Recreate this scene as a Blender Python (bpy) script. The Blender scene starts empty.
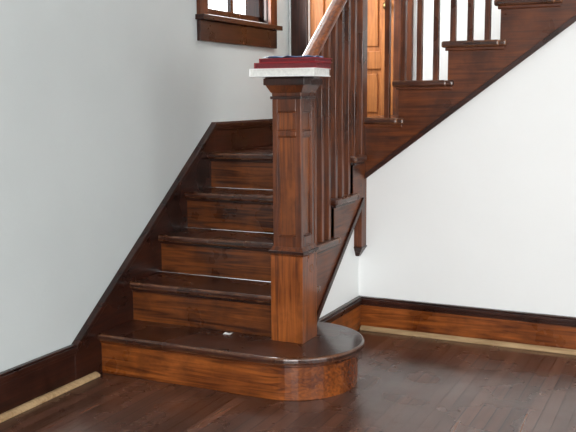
import bpy, bmesh, math, random
from mathutils import Vector, Matrix
random.seed(4)
h=0.19; t1=0.2525; t2=0.255; X7=1.006; YW=1.2425; YB=2.10; XR=4.6; YF=-4.6; ZC=2.46; ZT=4.7
SC=bpy.context.scene
SC.view_settings.view_transform='Standard'
# ---------------------------------------------------------------- materials
def nm(name):
    m=bpy.data.materials.new(name); m.use_nodes=True
    nt=m.node_tree; b=nt.nodes['Principled BSDF']; return m,nt,b
def wood(name,dark,mid,axis='X',rough=.34,scale=1.0,coat=.14,bump=.2,contrast=1.0,wear=None,grime=.5,cr_=.2):
    m,nt,b=nm(name); N=nt.nodes; L=nt.links
    tc=N.new('ShaderNodeTexCoord'); mp=N.new('ShaderNodeMapping')
    s=[40*scale]*3; s['XYZ'.index(axis)]=2.2*scale
    mp.inputs['Scale'].default_value=s
    L.new(tc.outputs['Object'],mp.inputs['Vector'])
    n1=N.new('ShaderNodeTexNoise'); n1.inputs['Scale'].default_value=1.0; n1.inputs['Detail'].default_value=8; n1.inputs['Distortion'].default_value=1.8
    L.new(mp.outputs[0],n1.inputs['Vector'])
    n2=N.new('ShaderNodeTexNoise'); n2.inputs['Scale'].default_value=4; n2.inputs['Detail'].default_value=4
    L.new(tc.outputs['Object'],n2.inputs['Vector'])
    mx=N.new('ShaderNodeMath'); mx.operation='MULTIPLY_ADD'; mx.inputs[1].default_value=.45
    L.new(n2.outputs['Fac'],mx.inputs[0])
    ml=N.new('ShaderNodeMath'); ml.operation='MULTIPLY'; ml.inputs[1].default_value=.6
    L.new(n1.outputs['Fac'],ml.inputs[0]); L.new(ml.outputs[0],mx.inputs[2])
    cr=N.new('ShaderNodeValToRGB'); e=cr.color_ramp.elements
    e[0].position=.5-.10/contrast; e[0].color=(*dark,1); e[1].position=.5+.15/contrast; e[1].color=(*mid,1)
    L.new(mx.outputs[0],cr.inputs['Fac']); col=cr.outputs['Color']
    # blotchy darkened varnish
    n4=N.new('ShaderNodeTexNoise'); n4.inputs['Scale'].default_value=7; n4.inputs['Detail'].default_value=8; n4.inputs['Roughness'].default_value=.65
    L.new(tc.outputs['Object'],n4.inputs['Vector'])
    g=N.new('ShaderNodeMapRange'); g.inputs['From Min'].default_value=.48; g.inputs['From Max'].default_value=.68; g.inputs['To Min'].default_value=0; g.inputs['To Max'].default_value=grime
    L.new(n4.outputs['Fac'],g.inputs['Value'])
    mc=N.new('ShaderNodeMix'); mc.data_type='RGBA'; L.new(g.outputs[0],mc.inputs['Factor']); L.new(col,mc.inputs['A']); mc.inputs['B'].default_value=(dark[0]*.5,dark[1]*.5,dark[2]*.5,1)
    col=mc.outputs['Result']
    if wear:
        bv=N.new('ShaderNodeBevel'); bv.samples=3; bv.inputs['Radius'].default_value=.010
        ge=N.new('ShaderNodeNewGeometry'); dt=N.new('ShaderNodeVectorMath'); dt.operation='DOT_PRODUCT'
        L.new(bv.outputs[0],dt.inputs[0]); L.new(ge.outputs['Normal'],dt.inputs[1])
        r1=N.new('ShaderNodeMapRange'); r1.inputs['From Min'].default_value=.99; r1.inputs['From Max'].default_value=.93; L.new(dt.outputs['Value'],r1.inputs['Value'])
        r2=N.new('ShaderNodeMapRange'); r2.inputs['From Min'].default_value=.40; r2.inputs['From Max'].default_value=.56; L.new(n4.outputs['Fac'],r2.inputs['Value'])
        mm=N.new('ShaderNodeMath'); mm.operation='MULTIPLY'; L.new(r1.outputs[0],mm.inputs[0]); L.new(r2.outputs[0],mm.inputs[1])
        mw=N.new('ShaderNodeMix'); mw.data_type='RGBA'; L.new(mm.outputs[0],mw.inputs['Factor']); L.new(col,mw.inputs['A']); mw.inputs['B'].default_value=(*wear,1)
        col=mw.outputs['Result']
    L.new(col,b.inputs['Base Color'])
    mr=N.new('ShaderNodeMapRange'); mr.inputs['From Min'].default_value=.3; mr.inputs['From Max'].default_value=.7
    mr.inputs['To Min'].default_value=rough-.12; mr.inputs['To Max'].default_value=rough+.12
    L.new(n2.outputs['Fac'],mr.inputs['Value']); L.new(mr.outputs[0],b.inputs['Roughness'])
    b.inputs['Specular IOR Level'].default_value=.35
    b.inputs['Coat Weight'].default_value=coat; b.inputs['Coat Roughness'].default_value=cr_
    bp=N.new('ShaderNodeBump'); bp.inputs['Strength'].default_value=bump; bp.inputs['Distance'].default_value=.002
    L.new(n1.outputs['Fac'],bp.inputs['Height']); L.new(bp.outputs[0],b.inputs['Normal'])
    return m
def plain(name,col,rough=.6,var=.06,scale=3,bump=0):
    m,nt,b=nm(name); N=nt.nodes; L=nt.links
    tc=N.new('ShaderNodeTexCoord'); n=N.new('ShaderNodeTexNoise'); n.inputs['Scale'].default_value=scale; n.inputs['Detail'].default_value=5
    L.new(tc.outputs['Object'],n.inputs['Vector'])
    cr=N.new('ShaderNodeValToRGB'); e=cr.color_ramp.elements
    e[0].position=.3;e[1].position=.7
    e[0].color=(*[c*(1-var) for c in col],1); e[1].color=(*[min(1,c*(1+var)) for c in col],1)
    L.new(n.outputs['Fac'],cr.inputs['Fac']); L.new(cr.outputs['Color'],b.inputs['Base Color'])
    b.inputs['Roughness'].default_value=rough
    if bump:
        n2=N.new('ShaderNodeTexNoise'); n2.inputs['Scale'].default_value=60
        L.new(tc.outputs['Object'],n2.inputs['Vector'])
        bp=N.new('ShaderNodeBump'); bp.inputs['Strength'].default_value=bump; bp.inputs['Distance'].default_value=.003
        L.new(n2.outputs['Fac'],bp.inputs['Height']); L.new(bp.outputs[0],b.inputs['Normal'])
    return m
OR_D=(.075,.016,.0035); OR_M=(.32,.088,.015)
DK_D=(.010,.003,.002); DK_M=(.044,.011,.005)
MD_D=(.034,.008,.003); MD_M=(.150,.038,.008)
M={}
for ax in 'XYZ':
    M['or'+ax]=wood('oak_orange_'+ax,OR_D,OR_M,ax)
    M['md'+ax]=wood('oak_mid_'+ax,MD_D,MD_M,ax)
    M['dk'+ax]=wood('oak_dark_'+ax,DK_D,DK_M,ax,rough=.32)
M['riser']=wood('riser_oak_shaded',(.032,.008,.003),(.19,.052,.010),'X')  # lower flight above the bullnose: shadow on the risers put into a darker colour
M['tread1']=wood('tread_dark',(.012,.004,.003),(.070,.020,.009),'X',rough=.28,coat=.45,wear=(.30,.13,.06),cr_=.12)
M['door']=wood('door_oak',(.25,.075,.016),(.55,.20,.05),'Z',rough=.45,grime=.2)
M['tan']=wood('raw_pine',(.30,.19,.09),(.50,.35,.19),'X',rough=.7,coat=0,grime=.2)
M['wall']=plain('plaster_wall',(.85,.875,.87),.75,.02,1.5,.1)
M['wallShade']=plain('plaster_wall_shaded',(.51,.555,.555),.75,.06,1.0,.15)  # same plaster as the other walls, its weaker light put into a darker colour
M['ceil']=plain('ceiling_paint',(.8,.8,.8),.8,.02)
M['riserZ']=wood('newel_panel_oak',(.045,.010,.003),(.22,.060,.011),'Z')
def floor_mat():
    m,nt,b=nm('strip_floor'); N=nt.nodes; L=nt.links
    tc=N.new('ShaderNodeTexCoord'); mp=N.new('ShaderNodeMapping'); mp.inputs['Rotation'].default_value=(0,0,math.pi/2)
    L.new(tc.outputs['Object'],mp.inputs['Vector'])
    br=N.new('ShaderNodeTexBrick'); br.inputs['Scale'].default_value=1; br.inputs['Brick Width'].default_value=1.3; br.inputs['Row Height'].default_value=.057
    br.inputs['Mortar Size'].default_value=.0022; br.inputs['Color1'].default_value=(.062,.025,.015,1); br.inputs['Color2'].default_value=(.125,.053,.032,1); br.inputs['Mortar'].default_value=(.008,.003,.002,1)
    L.new(mp.outputs[0],br.inputs['Vector'])
    mp2=N.new('ShaderNodeMapping'); mp2.inputs['Scale'].default_value=(40,2.5,1); L.new(tc.outputs['Object'],mp2.inputs['Vector'])
    n=N.new('ShaderNodeTexNoise'); n.inputs['Scale'].default_value=1; n.inputs['Detail'].default_value=5; L.new(mp2.outputs[0],n.inputs['Vector'])
    mx=N.new('ShaderNodeMix'); mx.data_type='RGBA'; mx.blend_type='OVERLAY'; mx.inputs['Factor'].default_value=.7
    L.new(br.outputs['Color'],mx.inputs['A']); L.new(n.outputs['Fac'],mx.inputs['B']); L.new(mx.outputs['Result'],b.inputs['Base Color'])
    n3=N.new('ShaderNodeTexNoise'); n3.inputs['Scale'].default_value=3; n3.inputs['Detail'].default_value=5; L.new(tc.outputs['Object'],n3.inputs['Vector'])
    mr=N.new('ShaderNodeMapRange'); mr.inputs['From Min'].default_value=.3; mr.inputs['From Max'].default_value=.7; mr.inputs['To Min'].default_value=.14; mr.inputs['To Max'].default_value=.36; L.new(n3.outputs['Fac'],mr.inputs['Value']); L.new(mr.outputs[0],b.inputs['Roughness'])
    b.inputs['Specular IOR Level'].default_value=.8
    bp=N.new('ShaderNodeBump'); bp.inputs['Strength'].default_value=.4; bp.inputs['Distance'].default_value=.002; bp.invert=True
    L.new(br.outputs['Fac'],bp.inputs['Height']); L.new(bp.outputs[0],b.inputs['Normal'])
    return m
M['floor']=floor_mat()
# ---------------------------------------------------------------- geometry helpers
class MB:
    def __init__(s,name): s.name=name; s.bm=bmesh.new(); s.mats=[]
    def mi(s,mat):
        if mat not in s.mats: s.mats.append(mat)
        return s.mats.index(mat)
    def faces(s,verts,faces,mat):
        i=s.mi(mat); vs=[s.bm.verts.new(v) for v in verts]
        for f in faces:
            fc=s.bm.faces.new([vs[k] for k in f]); fc.material_index=i
    def box(s,a,b,mat):
        x0,y0,z0=a;x1,y1,z1=b
        v=[(x0,y0,z0),(x1,y0,z0),(x1,y1,z0),(x0,y1,z0),(x0,y0,z1),(x1,y0,z1),(x1,y1,z1),(x0,y1,z1)]
        s.faces(v,[(0,3,2,1),(4,5,6,7),(0,1,5,4),(1,2,6,5),(2,3,7,6),(3,0,4,7)],mat)
        return s
    def frust(s,cx,cy,z0,z1,r0,r1,mat):
        v=[(cx+a*r,cy+b*r,z) for z,r in((z0,r0),(z1,r1)) for a,b in((-1,-1),(1,-1),(1,1),(-1,1))]
        s.faces(v,[(0,3,2,1),(4,5,6,7),(0,1,5,4),(1,2,6,5),(2,3,7,6),(3,0,4,7)],mat)
    def prism(s,poly,axis,a,b,mat):
        def P(p,c):
            u,v=p
            return {'X':(c,u,v),'Y':(u,c,v),'Z':(u,v,c)}[axis]
        n=len(poly); vs=[P(p,a) for p in poly]+[P(p,b) for p in poly]
        fs=[tuple(range(n))[::-1],tuple(range(n,2*n))]+[(i,(i+1)%n,n+(i+1)%n,n+i) for i in range(n)]
        s.faces(vs,fs,mat)
    def sweep(s,prof,A,B,axis,mat):
        vs=[]
        for Pt in (A,B):
            for u,v in prof:
                vs.append((Pt[0]+u,Pt[1],Pt[2]+v) if axis=='Y' else (Pt[0],Pt[1]+u,Pt[2]+v))
        n=len(prof)
        s.faces(vs,[tuple(range(n))[::-1],tuple(range(n,2*n))]+[(i,(i+1)%n,n+(i+1)%n,n+i) for i in range(n)],mat)
    def done(s,parent=None,bevel=0,seg=2):
        bmesh.ops.recalc_face_normals(s.bm,faces=s.bm.faces)
        me=bpy.data.meshes.new(s.name); s.bm.to_mesh(me); s.bm.free()
        for m in s.mats: me.materials.append(m)
        o=bpy.data.objects.new(s.name,me); SC.collection.objects.link(o)
        if parent: o.parent=parent
        if bevel:
            md=o.modifiers.new('bevel','BEVEL'); md.width=bevel; md.segments=seg; md.limit_method='ANGLE'; md.angle_limit=math.radians(40)
        return o
def empty(name):
    o=bpy.data.objects.new(name,None); SC.collection.objects.link(o); return o
def n1(Y): return h+Y*h/t1
def n2(X): return 7*h+(X-X7)*h/t2
def xk(k): return X7+(k-7)*t2
KL=14
# ---------------------------------------------------------------- room shell
b=MB('floor'); b.box((-.15,YF-.15,-.12),(XR+.15,YW+.02,0),M['floor']); b.done()
WY0,WY1,WZ0,WZ1=1.04,1.79,1.70,2.75
b=MB('wall_left')
b.box((-.15,YF-.15,0),(0,WY0,ZT),M['wallShade']); b.box((-.15,WY1,0),(0,YB+.15,ZT),M['wallShade'])
b.box((-.15,WY0,0),(0,WY1,WZ0),M['wallShade']); b.box((-.15,WY0,WZ1),(0,WY1,ZT),M['wallShade']); b.done()
DX0,DX1,DZ0,DZ1=.135,.715,.95,2.88
MB('wall_back').box((DX1,YB,0),(XR+.15,YB+.15,ZT),M['wall']).done()
MB('wall_back').box((0,YB,0),(DX0,YB+.15,ZT),M['wall']).done()
MB('wall_back').box((DX0,YB,0),(DX1,YB+.15,DZ0),M['wall']).done()
MB('wall_back').box((DX0,YB,DZ1),(DX1,YB+.15,ZT),M['wall']).done()
zs=.39
b=MB('wall_under_stairs')
lo=lambda X: n2(X)-zs
b.prism([(.785,0),(XR,0),(XR,ZC+.2),(xk(KL)+.25,ZC+.2),(xk(KL)-.06,lo(xk(KL)-.06)),(.785,lo(.785))],'Y',YW,YW+.06,M['wall'])
b.prism([(.50,0),(YW,0),(YW,n1(YW)-.36),(.50,n1(.50)-.36)],'X',.785,.815,M['wall'])
b.done()
b=MB('wall_right')
RY0,RY1,RZ0,RZ1=-3.2,-.6,.75,2.15
b.box((XR,YF-.15,0),(XR+.15,RY0,ZT),M['wall']); b.box((XR,RY1,0),(XR+.15,YB+.15,ZT),M['wall'])
b.box((XR,RY0,0),(XR+.15,RY1,RZ0),M['wall']); b.box((XR,RY0,RZ1),(XR+.15,RY1,ZT),M['wall']); b.done()
b=MB('wall_front')
FX0,FX1=1.9,4.1
b.box((0,YF-.15,0),(FX0,YF,ZT),M['wall']); b.box((FX1,YF-.15,0),(XR,YF,ZT),M['wall'])
b.box((FX0,YF-.15,0),(FX1,YF,RZ0),M['wall']); b.box((FX0,YF-.15,RZ1),(FX1,YF,ZT),M['wall']); b.done()
b=MB('ceiling')
b.box((0,YF,ZC),(XR,YW+.06,ZC+.2),M['ceil']); b.box((xk(KL)+.3,YW+.06,ZC),(XR,YB,ZC+.2),M['ceil'])
b.box((-.15,YW,ZT),(XR+.15,YB+.15,ZT+.1),M['ceil'])
b.done()
b=MB('wall_stairwell'); b.box((0,YW,ZC+.2),(XR,YW+.06,ZT),M['wall']); b.done()
def base(name,axis,run0,run1,at,dirn,z0,ht,mb,mc,cap=True):
    b=MB(name); T=.018
    def bx(d,z0_,z1_,m):
        lo_,hi_=sorted((at,at+dirn*d))
        if axis=='X': b.box((run0,lo_,z0_),(run1,hi_,z1_),m)
        else: b.box((lo_,run0,z0_),(hi_,run1,z1_),m)
    bx(T,z0,z0+ht-.045,mb); bx(T+.006,z0+ht-.045,z0+ht-.028,mc); bx(T+.016,z0+ht-.028,z0+ht-.008,mc); bx(T+.007,z0+ht-.008,z0+ht,mc)
    return b.done(bevel=.003)
base('baseboard_right','X',.82,XR,YW,-1,0,.18,M['orX'],M['dkX'])
base('baseboard_left','Y',YF,-.145,0,1,0,.18,M['dkY'],M['dkY'])
base('baseboard_under_stairs','Y',.54,YW,.815,1,0,.18,M['orY'],M['dkY'])
base('baseboard_landing','Y',1.085,YB,0,1,.95,.165,M['dkY'],M['dkY'])
b=MB('trim_1'); b.prism([(YW-.045,0),(YW-.018,0),(YW-.018,.022),(YW-.03,.022),(YW-.045,.010)],'X',.84,XR,M['tan']); b.done(bevel=.002)
b=MB('trim_2'); b.prism([(.018,0),(.050,0),(.050,.010),(.034,.020),(.018,.020)],'Y',YF,-.02,M['tan']); b.done(bevel=.002)
# ---------------------------------------------------------------- staircase
st=empty('staircase')
CX,CY=.867,.311
def arcpoly(r,front,left,ax=0):
    p=[(left,front),(CX,front)]
    for i in range(1,32):
        a=-math.pi/2+math.pi*i/32; p.append((CX+r*math.cos(a),CY+r*math.sin(a)))
    p+=[(CX,CY+r),(.805,CY+r),(.805,.30),(left,.30)]
    return p
b=MB('bullnose_tread'); b.prism(arcpoly(.311,0,.02),'Z',h-.032,h,M['tread1']); b.done(st,bevel=.010,seg=3)
b=MB('bullnose_riser'); b.prism(arcpoly(.281,.03,.02),'Z',0,h-.032,M['orX'])
b.done(st,bevel=.002)
b=MB('bullnose_cove'); b.prism(arcpoly(.293,.018,.02),'Z',h-.046,h-.030,M['mdX']); b.done(st,bevel=.004)
b=MB('treads'); r=MB('risers'); c=MB('tread_cove')
SX0,SX1,XE=.832,.860,.888; LYF=YW-.072
for k in range(2,6):
    y0=(k-1)*t1; y1=k*t1+.03
    if k==5: b.box((.0,y0,k*h-.032),(.80,YB,k*h),M['tread1']); b.box((.80,y0,k*h-.032),(XE,LYF,k*h),M['tread1'])
    elif k==2: b.box((.02,y0,k*h-.032),(.80,y1,k*h),M['tread1']); b.box((.80,.37,k*h-.032),(XE,y1,k*h),M['tread1'])
    else: b.box((.02,y0,k*h-.032),(XE,y1,k*h),M['tread1'])
    if k<5: b.box((SX1+.001,y1-.005,k*h-.032),(XE,y1+.03,k*h),M['tread1'])
    xe=SX1-.001 if k>2 else .82
    r.box((.02,y0+.03,(k-1)*h),(xe,y0+.05,k*h-.032),M['riser'])
    c.box((.02,y0+.018,k*h-.046),(xe,y0+.031,k*h-.031),M['dkX'])
    if k>2: c.box((SX1-.004,y0+.018,k*h-.046),(SX1+.014,min(y1,LYF-.005),k*h-.031),M['dkX'])
for k in range(6,KL+1):
    x0=xk(k); x1=xk(k+1)+.03
    ye=YB
    b.box((x0,YW-.045,k*h-.032),(x1,ye,k*h),M['tread1'])
    b.box((x1-.005,YW-.045,k*h-.032),(x1+.035,YW-.0225,k*h),M['tread1'])
    r.box((x0+.03,YW-.02,(k-1)*h),(x0+.05,ye,k*h-.032),M['mdX'])
    c.box((x0+.018,YW-.036,k*h-.048),(x1+.025,YW-.022,k*h-.031),M['mdX'])
b.done(st,bevel=.010,seg=3); r.done(st,bevel=.001); c.done(st,bevel=.004)
b=MB('lower_stringer')
P=[(.36,h),(.505,h),(LYF,n1(LYF)-.38),(LYF,5*h-.03)]
for k in (5,4,3,2):
    y=(k-1)*t1+.03
    P.append((max(y,.36),k*h-.03))
    if k>2: P.append((y,(k-1)*h-.03))
b.prism(P,'X',SX0,SX1,M['mdY'])
b.prism([(.505,h),(.55,h),(LYF,n1(LYF)-.38),(LYF,n1(LYF)-.38+.035)],'X',.815,SX1+.010,M['dkY'])
b.done(st,bevel=.002)
b=MB('upper_stringer')
P=[(.80,n2(.80)-zs),(xk(KL)+.2,n2(xk(KL)+.2)-zs),(xk(KL)+.2,KL*h-.03)]
for k in range(KL,5,-1):
    x=xk(k)+.03; P.append((max(x,.80),k*h-.03))
    if k>6: P.append((x,(k-1)*h-.03))
b.prism(P,'Y',YW-.022,YW+.001,M['mdX'])
q=[(.83,n2(.83)-zs-.012),(xk(KL)+.2,n2(xk(KL)+.2)-zs-.012),(xk(KL)+.2,n2(xk(KL)+.2)-zs+.018),(.83,n2(.83)-zs+.018)]
b.prism(q,'Y',YW-.034,YW-.020,M['dkX'])
b.done(st,bevel=.002)
sk=.1056
b=MB('wall_skirt')
ya=-.155; yb=1.09
b.prism([(ya,0),(0.05,0),(yb,n1(yb)-.45),(yb,n1(yb)+sk-.02),(ya,n1(ya)+sk-.02)],'X',0,.022,M['dkY'])
b.prism([(ya,n1(ya)+sk-.03),(yb,n1(yb)+sk-.03),(yb,n1(yb)+sk),(ya,n1(ya)+sk)],'X',0,.036,M['dkY'])
b.done(st,bevel=.003)
b=MB('landing_soffit'); b.box((.0,1.05,.80),(.78,YB,.92),M['wall']); b.done(st)
# ---------------------------------------------------------------- newel post
def newel(name,cx,cy,z0,zb,z1,rb,rs,rows,parent=None,base_m='orZ',sh='mdZ'):
    b=MB(name); BM=M[base_m]; SM=M[sh]; DM=M['dkZ']
    b.frust(cx,cy,z0,zb,rb,rb,BM)
    b.frust(cx,cy,zb-.014,zb-.004,rb+.002,rb+.006,SM); b.frust(cx,cy,zb-.004,zb+.008,rb+.007,rb+.007,DM); b.frust(cx,cy,zb+.008,zb+.026,rb+.003,rs+.002,SM)
    b.frust(cx,cy,zb+.02,z1-.03,rs-.010,rs-.010,M['riserZ'])
    w=.024; za=zb+.02; zz=z1-.075
    for a in(-1,1):
        for c in(-1,1):
            xs=sorted((cx+a*rs,cx+a*(rs-w))); ys=sorted((cy+c*rs,cy+c*(rs-w)))
            b.box((xs[0],ys[0],za),(xs[1],ys[1],zz),SM)
    for (ra,rb_) in rows:
        for a in(-1,1):
            xs=sorted((cx+a*rs,cx+a*(rs-.014)))
            b.box((xs[0],cy-rs+w,ra),(xs[1],cy+rs-w,rb_),SM)
            ys=sorted((cy+a*rs,cy+a*(rs-.014)))
            b.box((cx-rs+w,ys[0],ra),(cx+rs-w,ys[1],rb_),SM)
    for i in range(len(rows)-1):
        p0=rows[i][1]; p1=rows[i+1][0]
        if p1-p0<.03: continue
        e=.006; hw=rs-w
        for a in(-1,1):
            for (u0,u1,v0,v1) in((-hw,hw,p0,p0+e),(-hw,hw,p1-e,p1),(-hw,-hw+e,p0+e,p1-e),(hw-e,hw,p0+e,p1-e)):
                ys=sorted((cy+a*(rs-.004),cy+a*(rs-.012))); b.box((cx+u0,ys[0],v0),(cx+u1,ys[1],v1),SM)
                xs=sorted((cx+a*(rs-.004),cx+a*(rs-.012))); b.box((xs[0],cy+u0,v0),(xs[1],cy+u1,v1),SM)
    b.frust(cx,cy,z1-.088,z1-.076,rs+.007,rs+.007,DM)
    b.frust(cx,cy,z1-.076,z1-.060,rs+.001,rs+.001,SM)
    b.frust(cx,cy,z1-.062,z1-.030,rs+.004,rs+.022,SM)
    b.frust(cx,cy,z1-.030,z1-.002,rs+.028,rs+.028,DM)
    b.frust(cx,cy,z1-.002,z1+.004,rs+.024,rs+.020,DM)
    return b.done(parent,bevel=.0022)
newel('newel_post',CX,CY,h,.585,1.330,.0765,.067,[(.605,.655),(1.085,1.108),(1.19,1.255)])
rl=empty('stair_railing')
LX,LY=.822,YW-.036
b=MB('landing_newel')
b.frust(LX,LY,.46,2.05,.036,.036,M['mdZ'])
b.frust(LX,LY,.43,.46,.026,.042,M['dkZ']); b.frust(LX,LY,.405,.43,.012,.026,M['dkZ'])
b.frust(LX,LY,2.05,2.08,.046,.060,M['dkZ']); b.frust(LX,LY,2.08,2.10,.066,.066,M['dkZ'])
b.done(rl,bevel=.003)
HR=.875; BX=.848
prof=[(-.022,-.058),(.022,-.058),(.026,-.036),(.034,-.030),(.034,-.012),(.022,-.002),(0,.002),(-.022,-.002),(-.034,-.012),(-.034,-.030),(-.026,-.036)]
b=MB('lower_handrail'); b.sweep(prof,(BX+.01,CY+.06,n1(CY+.06)+HR),(BX-.01,LY-.03,n1(LY-.03)+HR),'Y',M['orY']); b.done(rl,bevel=.003)
b=MB('upper_handrail'); b.sweep(prof,(LX+.03,LY+.015,n2(LX+.03)+HR),(xk(KL),LY+.015,n2(xk(KL))+HR),'X',M['orX']); b.done(rl,bevel=.003)
bl=MB('lower_balusters'); w=.0135
for k in range(2,6):
    for i in range(3):
        y=(k-1)*t1+.03+.028+.084*i
        if y<CY+.075 or y>LY-.055: continue
        z0=k*h; z1=n1(y)+HR-.05
        bl.box((BX-w,y-w,z0-.005),(BX+w,y+w,z1),M['mdZ'])
bl.done(rl,bevel=.002)
bl=MB('upper_balusters')
for k in range(6,KL+1):
    for i in range(3):
        x=xk(k)+.03+.025+.085*i
        if x<LX+.07: continue
        bl.box((x-w,LY+.015-w,k*h-.005),(x+w,LY+.015+w,n2(x)+HR-.05),M['mdZ'])
bl.done(rl,bevel=.002)
# ---------------------------------------------------------------- door on landing
d=empty('door_1')
b=MB('door_leaf')
yd=YB+.03
b.box((DX0,yd+.012,DZ0),(DX1,yd+.03,DZ1),M['door'])
cols=[DX0,DX0+.095,(DX0+DX1)/2-.045,(DX0+DX1)/2+.045,DX1-.095,DX1]
for a in(0,2,4): b.box((cols[a],yd-.006,DZ0),(cols[a+1],yd+.013,DZ1),M['door'])
rz=[(.95,1.12),(1.42,1.53),(2.10,2.20),(2.76,2.88)]
for a in(1,3):
    for z0,z1 in rz: b.box((cols[a],yd-.006,z0),(cols[a+1],yd+.013,z1),M['door'])
    for i in range(3):
        z0=rz[i][1]+.03; z1=rz[i+1][0]-.03
        b.box((cols[a]+.025,yd+.002,z0),(cols[a+1]-.025,yd+.013,z1),M['door'])
b.done(d,bevel=.004)
bpy.ops.mesh.primitive_uv_sphere_add(segments=20,ring_count=12,radius=.026,location=(DX1-.045,yd-.05,1.80)); o=bpy.context.object; o.name='door_knob'; o.parent=d
brass,nt,bb=nm('aged_brass'); bb.inputs['Base Color'].default_value=(.3,.2,.08,1); bb.inputs['Metallic'].default_value=1; bb.inputs['Roughness'].default_value=.35
o.data.materials.append(brass)
b2=MB('door_knob_stem'); b2.box((DX1-.053,yd-.04,1.792),(DX1-.037,yd-.004,1.808),brass); b2.done(d)
b=MB('trim_3')
b.box((.02,YB-.022,.95),(DX0,YB,DZ1+.12),M['dkZ']); b.box((DX1,YB-.022,.95),(.835,YB,DZ1+.12),M['mdZ']); b.box((.02,YB-.022,DZ1),(.835,YB,DZ1+.12),M['mdX'])
b.done(bevel=.004)
# ---------------------------------------------------------------- window on landing
wn=empty('window_1')
b=MB('window_casing')
b.box((0,WY0-.085,WZ0-.02),(.024,WY0,WZ1+.1),M['mdZ']); b.box((0,WY1,WZ0-.02),(.024,WY1+.085,WZ1+.1),M['mdZ']); b.box((0,WY0-.085,WZ1),(.028,WY1+.085,WZ1+.1),M['mdY'])
b.box((0,WY0-.10,WZ0-.04),(.055,WY1+.10,WZ0-.012),M['dkY']); b.box((0,WY0-.085,WZ0-.15),(.022,WY1+.085,WZ0-.04),M['dkY'])
b.box((-.15,WY0,WZ0-.02),(0,WY1,WZ0),M['dkY']); b.box((-.15,WY0-.0,WZ0),(0,WY0+.012,WZ1),M['dkZ']); b.box((-.15,WY1-.012,WZ0),(0,WY1,WZ1),M['dkZ'])
b.done(wn,bevel=.003)
b=MB('window_sash'); xs0,xs1=-.07,-.035
a0,a1=WY0+.012,WY1-.012; s=.035
b.box((xs0,a0,WZ0),(xs1,a0+s,WZ1),M['dkZ']); b.box((xs0,a1-s,WZ0),(xs1,a1,WZ1),M['dkZ']); b.box((xs0,a0,WZ0),(xs1,a1,WZ0+s),M['dkY']); b.box((xs0,a0,WZ1-s),(xs1,a1,WZ1),M['dkY'])
ym=(a0+a1)/2; b.box((xs0+.005,ym-.013,WZ0),(xs1-.005,ym+.013,WZ1),M['dkZ'])
for i in (1,2):
    zm=WZ0+(WZ1-WZ0)*i/3; b.box((xs0+.006,a0,zm-.012),(xs1-.006,a1,zm+.012),M['dkY'])
b.done(wn)
gl,nt,bb=nm('window_glass'); bb.inputs['Base Color'].default_value=(1,1,1,1); bb.inputs['Roughness'].default_value=.0; bb.inputs['Transmission Weight'].default_value=1; bb.inputs['IOR'].default_value=1.02
b=MB('window_glass'); b.box((-.054,a0+.01,WZ0+.01),(-.051,a1-.01,WZ1-.01),gl); b.done(wn)
for i,(nme,ax) in enumerate((('window_2','R'),('window_3','F'))):
    e=empty(nme); b=MB('window_frame')
    if ax=='R':
        for y0,y1 in((RY0-.1,RY0),(RY1,RY1+.1)): b.box((XR-.025,y0,RZ0-.1),(XR,y1,RZ1+.1),M['dkZ'])
        for z0,z1 in((RZ0-.1,RZ0),(RZ1,RZ1+.1)): b.box((XR-.025,RY0,z0),(XR,RY1,z1),M['dkY'])
        for y in (RY0+.02,(RY0*2+RY1)/3,(RY0+RY1*2)/3,RY1-.02): b.box((XR+.03,y-.025,RZ0),(XR+.07,y+.025,RZ1),M['dkZ'])
        b.box((XR+.03,RY0,(RZ0+RZ1)/2-.02),(XR+.07,RY1,(RZ0+RZ1)/2+.02),M['dkY'])
    else:
        for x0,x1 in((FX0-.1,FX0),(FX1,FX1+.1)): b.box((x0,YF,RZ0-.1),(x1,YF+.025,RZ1+.1),M['dkZ'])
        for z0,z1 in((RZ0-.1,RZ0),(RZ1,RZ1+.1)): b.box((FX0,YF,z0),(FX1,YF+.025,z1),M['dkX'])
        for x in (FX0+.02,(FX0+FX1)/2,FX1-.02): b.box((x-.025,YF-.07,RZ0),(x+.025,YF-.03,RZ1),M['dkZ'])
        b.box((FX0,YF-.07,(RZ0+RZ1)/2-.02),(FX1,YF-.03,(RZ0+RZ1)/2+.02),M['dkX'])
    b.done(e,bevel=.003)
# ---------------------------------------------------------------- things on the newel
ztop=1.3345
def book(name,w,d_,th,cx,cy,z,rot,cover,pages,hard=True):
    b=MB(name); ct=.003
    b.box((-w/2,-d_/2,0),(w/2,d_/2,ct),cover); b.box((-w/2,-d_/2,th-ct),(w/2,d_/2,th),cover)
    b.box((-w/2,-d_/2,0),(-w/2+ct,d_/2,th),cover)
    b.box((-w/2+ct,-d_/2+.005,ct),(w/2-.005,d_/2-.005,th-ct),pages)
    o=b.done(bevel=.0008); o.location=(cx,cy,z); o.rotation_euler=(0,0,rot); return o
pages=plain('paper_pages',(.62,.63,.60),.8,.12,80)
red=plain('red_cloth_cover',(.26,.012,.018),.45,.1,8)
redp=plain('red_page_edges',(.12,.006,.012),.6,.25,60)
wht=plain('white_cover',(.80,.82,.82),.5,.04,8)
blu=plain('blue_paper',(.16,.26,.50),.5,.45,20)
book('white_book',.295,.18,.033,CX+.018,CY-.066,ztop,math.radians(2),wht,pages)
book('red_book',.280,.17,.023,CX+.030,CY-.064,ztop+.0335,math.radians(3),red,redp)
book('red_notebook',.262,.16,.017,CX+.044,CY-.066,ztop+.057,math.radians(-2),red,redp)
b=MB('folded_paper')
n=9; vs=[];fs=[]
for i in range(n):
    for j in range(n):
        x=-.11+.22*i/(n-1); y=-.07+.14*j/(n-1)
        vs.append((x,y,.0015+.010*abs(math.sin(i*1.1+j*.7))*random.uniform(.5,1)))
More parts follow.
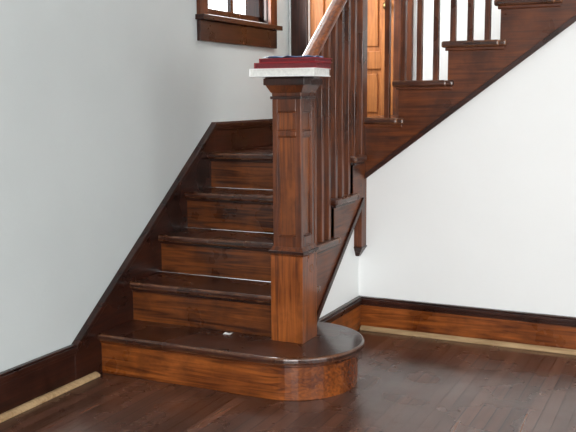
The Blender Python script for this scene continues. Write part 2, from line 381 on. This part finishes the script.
for i in range(n-1):
    for j in range(n-1): fs.append((i*n+j,(i+1)*n+j,(i+1)*n+j+1,i*n+j+1))
b.faces(vs,fs,blu); o=b.done(); o.location=(CX+.035,CY-.07,ztop+.0745); o.rotation_euler=(0,0,.1)
md=o.modifiers.new('s','SOLIDIFY'); md.thickness=.001
b=MB('paper_scrap'); b.faces([(-.02,-.008,0),(.018,-.011,.002),(.021,.009,.008),(0,.014,.002),(-.017,.007,.006)],[(0,1,3,4),(1,2,3)],wht); o=b.done(); o.location=(.57,.235,h+.001)
md=o.modifiers.new('s','SOLIDIFY'); md.thickness=.001
# ---------------------------------------------------------------- light
w=bpy.data.worlds.new('world'); SC.world=w; w.use_nodes=True; nt=w.node_tree
bg=nt.nodes['Background']; sky=nt.nodes.new('ShaderNodeTexSky'); sky.sky_type='PREETHAM'; sky.turbidity=6; sky.sun_direction=(.3,-.5,.8)
mx=nt.nodes.new('ShaderNodeMix'); mx.data_type='RGBA'; mx.inputs['Factor'].default_value=.8; mx.inputs['B'].default_value=(.92,.96,1,1)
nt.links.new(sky.outputs[0],mx.inputs['A']); nt.links.new(mx.outputs['Result'],bg.inputs['Color']); bg.inputs['Strength'].default_value=3.5
def area(name,loc,rot,sx,sy,e,col):
    l=bpy.data.lights.new(name,'AREA'); l.shape='RECTANGLE'; l.size=sx; l.size_y=sy; l.energy=e; l.color=col
    o=bpy.data.objects.new(name,l); SC.collection.objects.link(o); o.location=loc; o.rotation_euler=rot; return o
cool=(1.0,.99,.975)
area('daylight_window_3',((FX0+FX1)/2,YF-.02,1.45),(math.radians(90),0,0),2.1,1.35,118,cool)
area('daylight_window_2',(XR+.02,(RY0+RY1)/2,1.45),(0,math.radians(90),0),1.35,2.5,48,cool)
area('daylight_window_1',(-.02,(WY0+WY1)/2,2.22),(0,math.radians(-90),0),1.0,.72,34,cool)
area('stairwell_fill',(2.6,1.7,ZT-.1),(0,0,0),1.5,.6,80,cool)  # added fill lamp brightening landing and door; no opening in this ceiling
# ---------------------------------------------------------------- camera
yaw,pi,ro,f=.4468,.1369,-.0061,865.59
F=Vector((-math.sin(yaw)*math.cos(pi),math.cos(yaw)*math.cos(pi),-math.sin(pi)))
R=Vector((math.cos(yaw),math.sin(yaw),0)); U=R.cross(F)
R2=R*math.cos(ro)+U*math.sin(ro); U2=U*math.cos(ro)-R*math.sin(ro)
cam=bpy.data.cameras.new('camera'); cam.sensor_width=36; cam.lens=f/576*36
co=bpy.data.objects.new('camera',cam); SC.collection.objects.link(co)
mt=Matrix((R2,U2,-F)).transposed().to_4x4(); mt.translation=Vector((2.459,-3.07,1.2516)); co.matrix_world=mt
SC.camera=co
